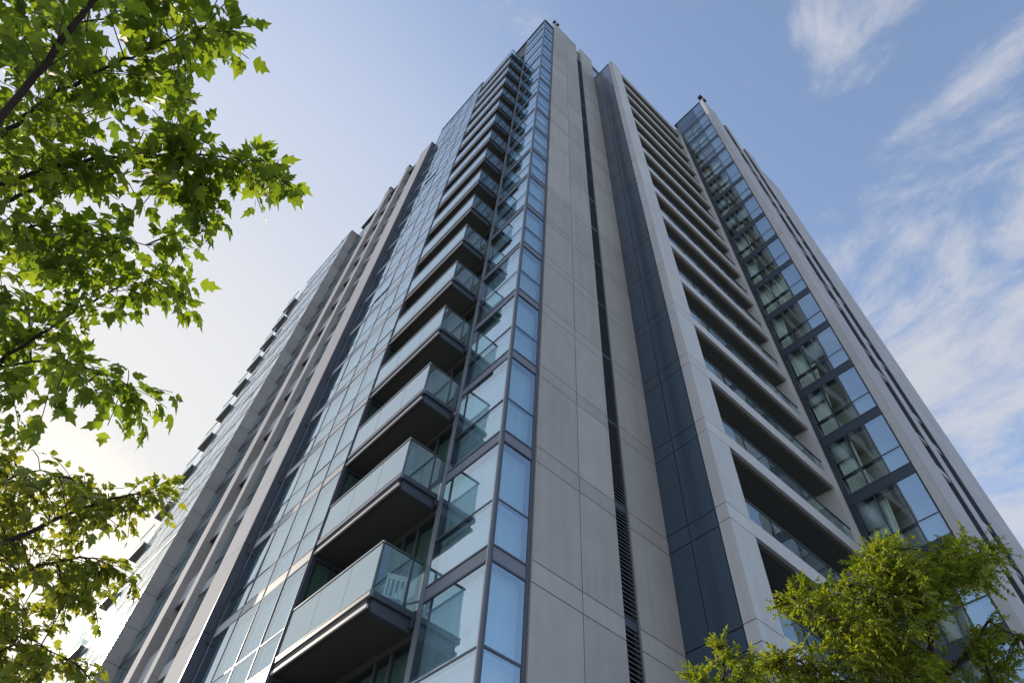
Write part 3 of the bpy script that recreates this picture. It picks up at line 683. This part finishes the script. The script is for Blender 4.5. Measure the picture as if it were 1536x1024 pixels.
base = at(1085, 1260, 7.2); base.z = ZG
t = thing('slender_tree', 'small feathery treetop at the foot of the dark glazed strip', 'tree', tuple(base))
fine_tree(t, [tuple(base), tuple(base+Vector((0, 0, 2.2))), tuple(at(1086, 1080, 7.2)), tuple(at(1086, 1020, 7.2))], [.06, .05, .03, .018],
 [([(1086, 1022), (1084, 995), (1082, 972)], 7.2, .014, .004), ([(1086, 1060), (1110, 1020), (1120, 1000)], 7.2, .01, .004), ([(1086, 1070), (1060, 1030), (1050, 1015)], 7.2, .01, .004)],
 [([(1040, 1030), (1058, 985), (1080, 962), (1100, 970), (1122, 995), (1135, 1040), (1135, 1100), (1040, 1100)], (6.9, 7.5), 95)], 33)

# ------------------------------------------------------------------ ground
g = MB().box(-900, 900, -900, 900, ZG-.5, ZG-.004, 'paving').build('ground'); g['kind'] = 'structure'

# ------------------------------------------------------------------ sun and sky
SAZ, SEL = 97.5, 26.
sd = Vector((math.cos(R(SEL))*math.cos(R(SAZ)), math.cos(R(SEL))*math.sin(R(SAZ)), math.sin(R(SEL))))
sl = bpy.data.lights.new('sun', 'SUN'); sl.energy = 2.4; sl.angle = R(.5); sl.color = (1, .86, .66)
so = bpy.data.objects.new('sun', sl); COL.objects.link(so); so.rotation_euler = sd.to_track_quat('Z', 'Y').to_euler()
w = bpy.data.worlds.new('World'); sc.world = w; w.use_nodes = True
nt = w.node_tree; nt.nodes.clear(); lk = nt.links
out = N(nt, 'ShaderNodeOutputWorld'); bg = N(nt, 'ShaderNodeBackground'); lk.new(bg.outputs[0], out.inputs[0]); bg.inputs[1].default_value = .12
sky = N(nt, 'ShaderNodeTexSky', sky_type='NISHITA'); sky.sun_disc = False
sky.sun_elevation = R(SEL); sky.sun_rotation = R(90-SAZ); sky.air_density = 1.; sky.dust_density = 1.6; sky.ozone_density = 2.
tc = N(nt, 'ShaderNodeTexCoord'); sp = N(nt, 'ShaderNodeSeparateXYZ'); lk.new(tc.outputs['Generated'], sp.inputs[0])
def mth(op, a, b=None, clamp=False):
    n = N(nt, 'ShaderNodeMath', operation=op); n.use_clamp = clamp
    for i, q in enumerate((a, b)):
        if q is None: continue
        if isinstance(q, (int, float)): n.inputs[i].default_value = q
        else: lk.new(q, n.inputs[i])
    return n.outputs[0]
def ramp(s, a, b):
    n = N(nt, 'ShaderNodeMapRange', interpolation_type='SMOOTHSTEP'); lk.new(s, n.inputs[0]); n.inputs[1].default_value = a; n.inputs[2].default_value = b
    return n.outputs[0]
den = mth('ADD', mth('MAXIMUM', sp.outputs[2], 0.), .12)
cb = N(nt, 'ShaderNodeCombineXYZ'); lk.new(mth('DIVIDE', sp.outputs[0], den), cb.inputs[0]); lk.new(mth('DIVIDE', sp.outputs[1], den), cb.inputs[1])
def noise(scale, detail, rough, loc, stretch=(1, 1, 1), rot=0., dist=0.):
    mp = N(nt, 'ShaderNodeMapping'); mp.inputs['Location'].default_value = loc; mp.inputs['Scale'].default_value = stretch; mp.inputs['Rotation'].default_value = (0, 0, rot)
    lk.new(cb.outputs[0], mp.inputs[0]); n = N(nt, 'ShaderNodeTexNoise'); n.inputs['Scale'].default_value = scale; n.inputs['Detail'].default_value = detail; n.inputs['Roughness'].default_value = rough; n.inputs['Distortion'].default_value = dist
    lk.new(mp.outputs[0], n.inputs['Vector']); return n.outputs['Fac']
def toward(px, py, a, b):
    d = at(px, py, 1.); n = N(nt, 'ShaderNodeVectorMath', operation='DOT_PRODUCT'); lk.new(tc.outputs['Generated'], n.inputs[0]); n.inputs[1].default_value = d
    return ramp(n.outputs['Value'], math.cos(R(a)), math.cos(R(b)))
n1 = noise(4.2, 9, .64, (3.1, 1.7, 0), (1.5, .75, 1), .5, .6); n2 = noise(13., 6, .65, (1.2, 5.2, 0))
base_n = mth('ADD', mth('MULTIPLY', n1, .78), mth('MULTIPLY', n2, .22))
bank = mth('MULTIPLY', toward(1600, 660, 26, 5), .19)
wisp = mth('MULTIPLY', toward(1285, 30, 6, 1), .13)
wisp2 = mth('MULTIPLY', toward(1570, 90, 10, 2), .06)
cov = mth('ADD', mth('ADD', base_n, bank), mth('ADD', wisp, wisp2))
cl = mth('MULTIPLY', ramp(cov, .535, .77), .88)
veil = mth('MULTIPLY', toward(-40, 900, 62, 0), .92)
mix = N(nt, 'ShaderNodeMixRGB'); lk.new(cl, mix.inputs[0]); hsv = N(nt, 'ShaderNodeHueSaturation'); hsv.inputs['Saturation'].default_value = .90; hsv.inputs['Value'].default_value = .93; lk.new(sky.outputs[0], hsv.inputs['Color']); lk.new(hsv.outputs[0], mix.inputs[1]); mix.inputs[2].default_value = (1.95, 2.0, 2.2, 1)
mix2 = N(nt, 'ShaderNodeMixRGB'); lk.new(veil, mix2.inputs[0]); lk.new(mix.outputs[0], mix2.inputs[1]); mix2.inputs[2].default_value = (1.98, 2.04, 2.16, 1)
# unseen bright cloud low behind the camera, added as fill light for the facades
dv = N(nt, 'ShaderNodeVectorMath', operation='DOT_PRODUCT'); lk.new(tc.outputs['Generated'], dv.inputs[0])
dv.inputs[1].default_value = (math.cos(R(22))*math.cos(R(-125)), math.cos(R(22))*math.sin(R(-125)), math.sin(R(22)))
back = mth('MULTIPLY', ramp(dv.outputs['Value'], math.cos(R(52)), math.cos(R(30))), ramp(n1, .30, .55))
glow = mth('MULTIPLY', toward(-10, 860, 12, 0), .7)
near = mth('MULTIPLY', toward(-40, 900, 34, 4), .75)
mix5 = N(nt, 'ShaderNodeMixRGB'); lk.new(near, mix5.inputs[0]); lk.new(mix2.outputs[0], mix5.inputs[1]); mix5.inputs[2].default_value = (2.75, 2.72, 2.68, 1)
mix4 = N(nt, 'ShaderNodeMixRGB'); lk.new(glow, mix4.inputs[0]); lk.new(mix5.outputs[0], mix4.inputs[1]); mix4.inputs[2].default_value = (4.4, 4.0, 3.2, 1)
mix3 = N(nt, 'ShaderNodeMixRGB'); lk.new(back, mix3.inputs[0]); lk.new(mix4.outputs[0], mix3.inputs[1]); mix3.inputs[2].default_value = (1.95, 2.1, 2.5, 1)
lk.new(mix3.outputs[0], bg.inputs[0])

# ------------------------------------------------------------------ render settings
sc.render.engine = 'CYCLES'
sc.cycles.transparent_max_bounces = 24; sc.cycles.max_bounces = 8; sc.cycles.glossy_bounces = 5
sc.cycles.use_denoising = True
vs = sc.view_settings; vs.view_transform = 'Standard'; vs.look = 'None'; vs.exposure = 1.45; vs.gamma = 1.; vs.use_curve_mapping = False
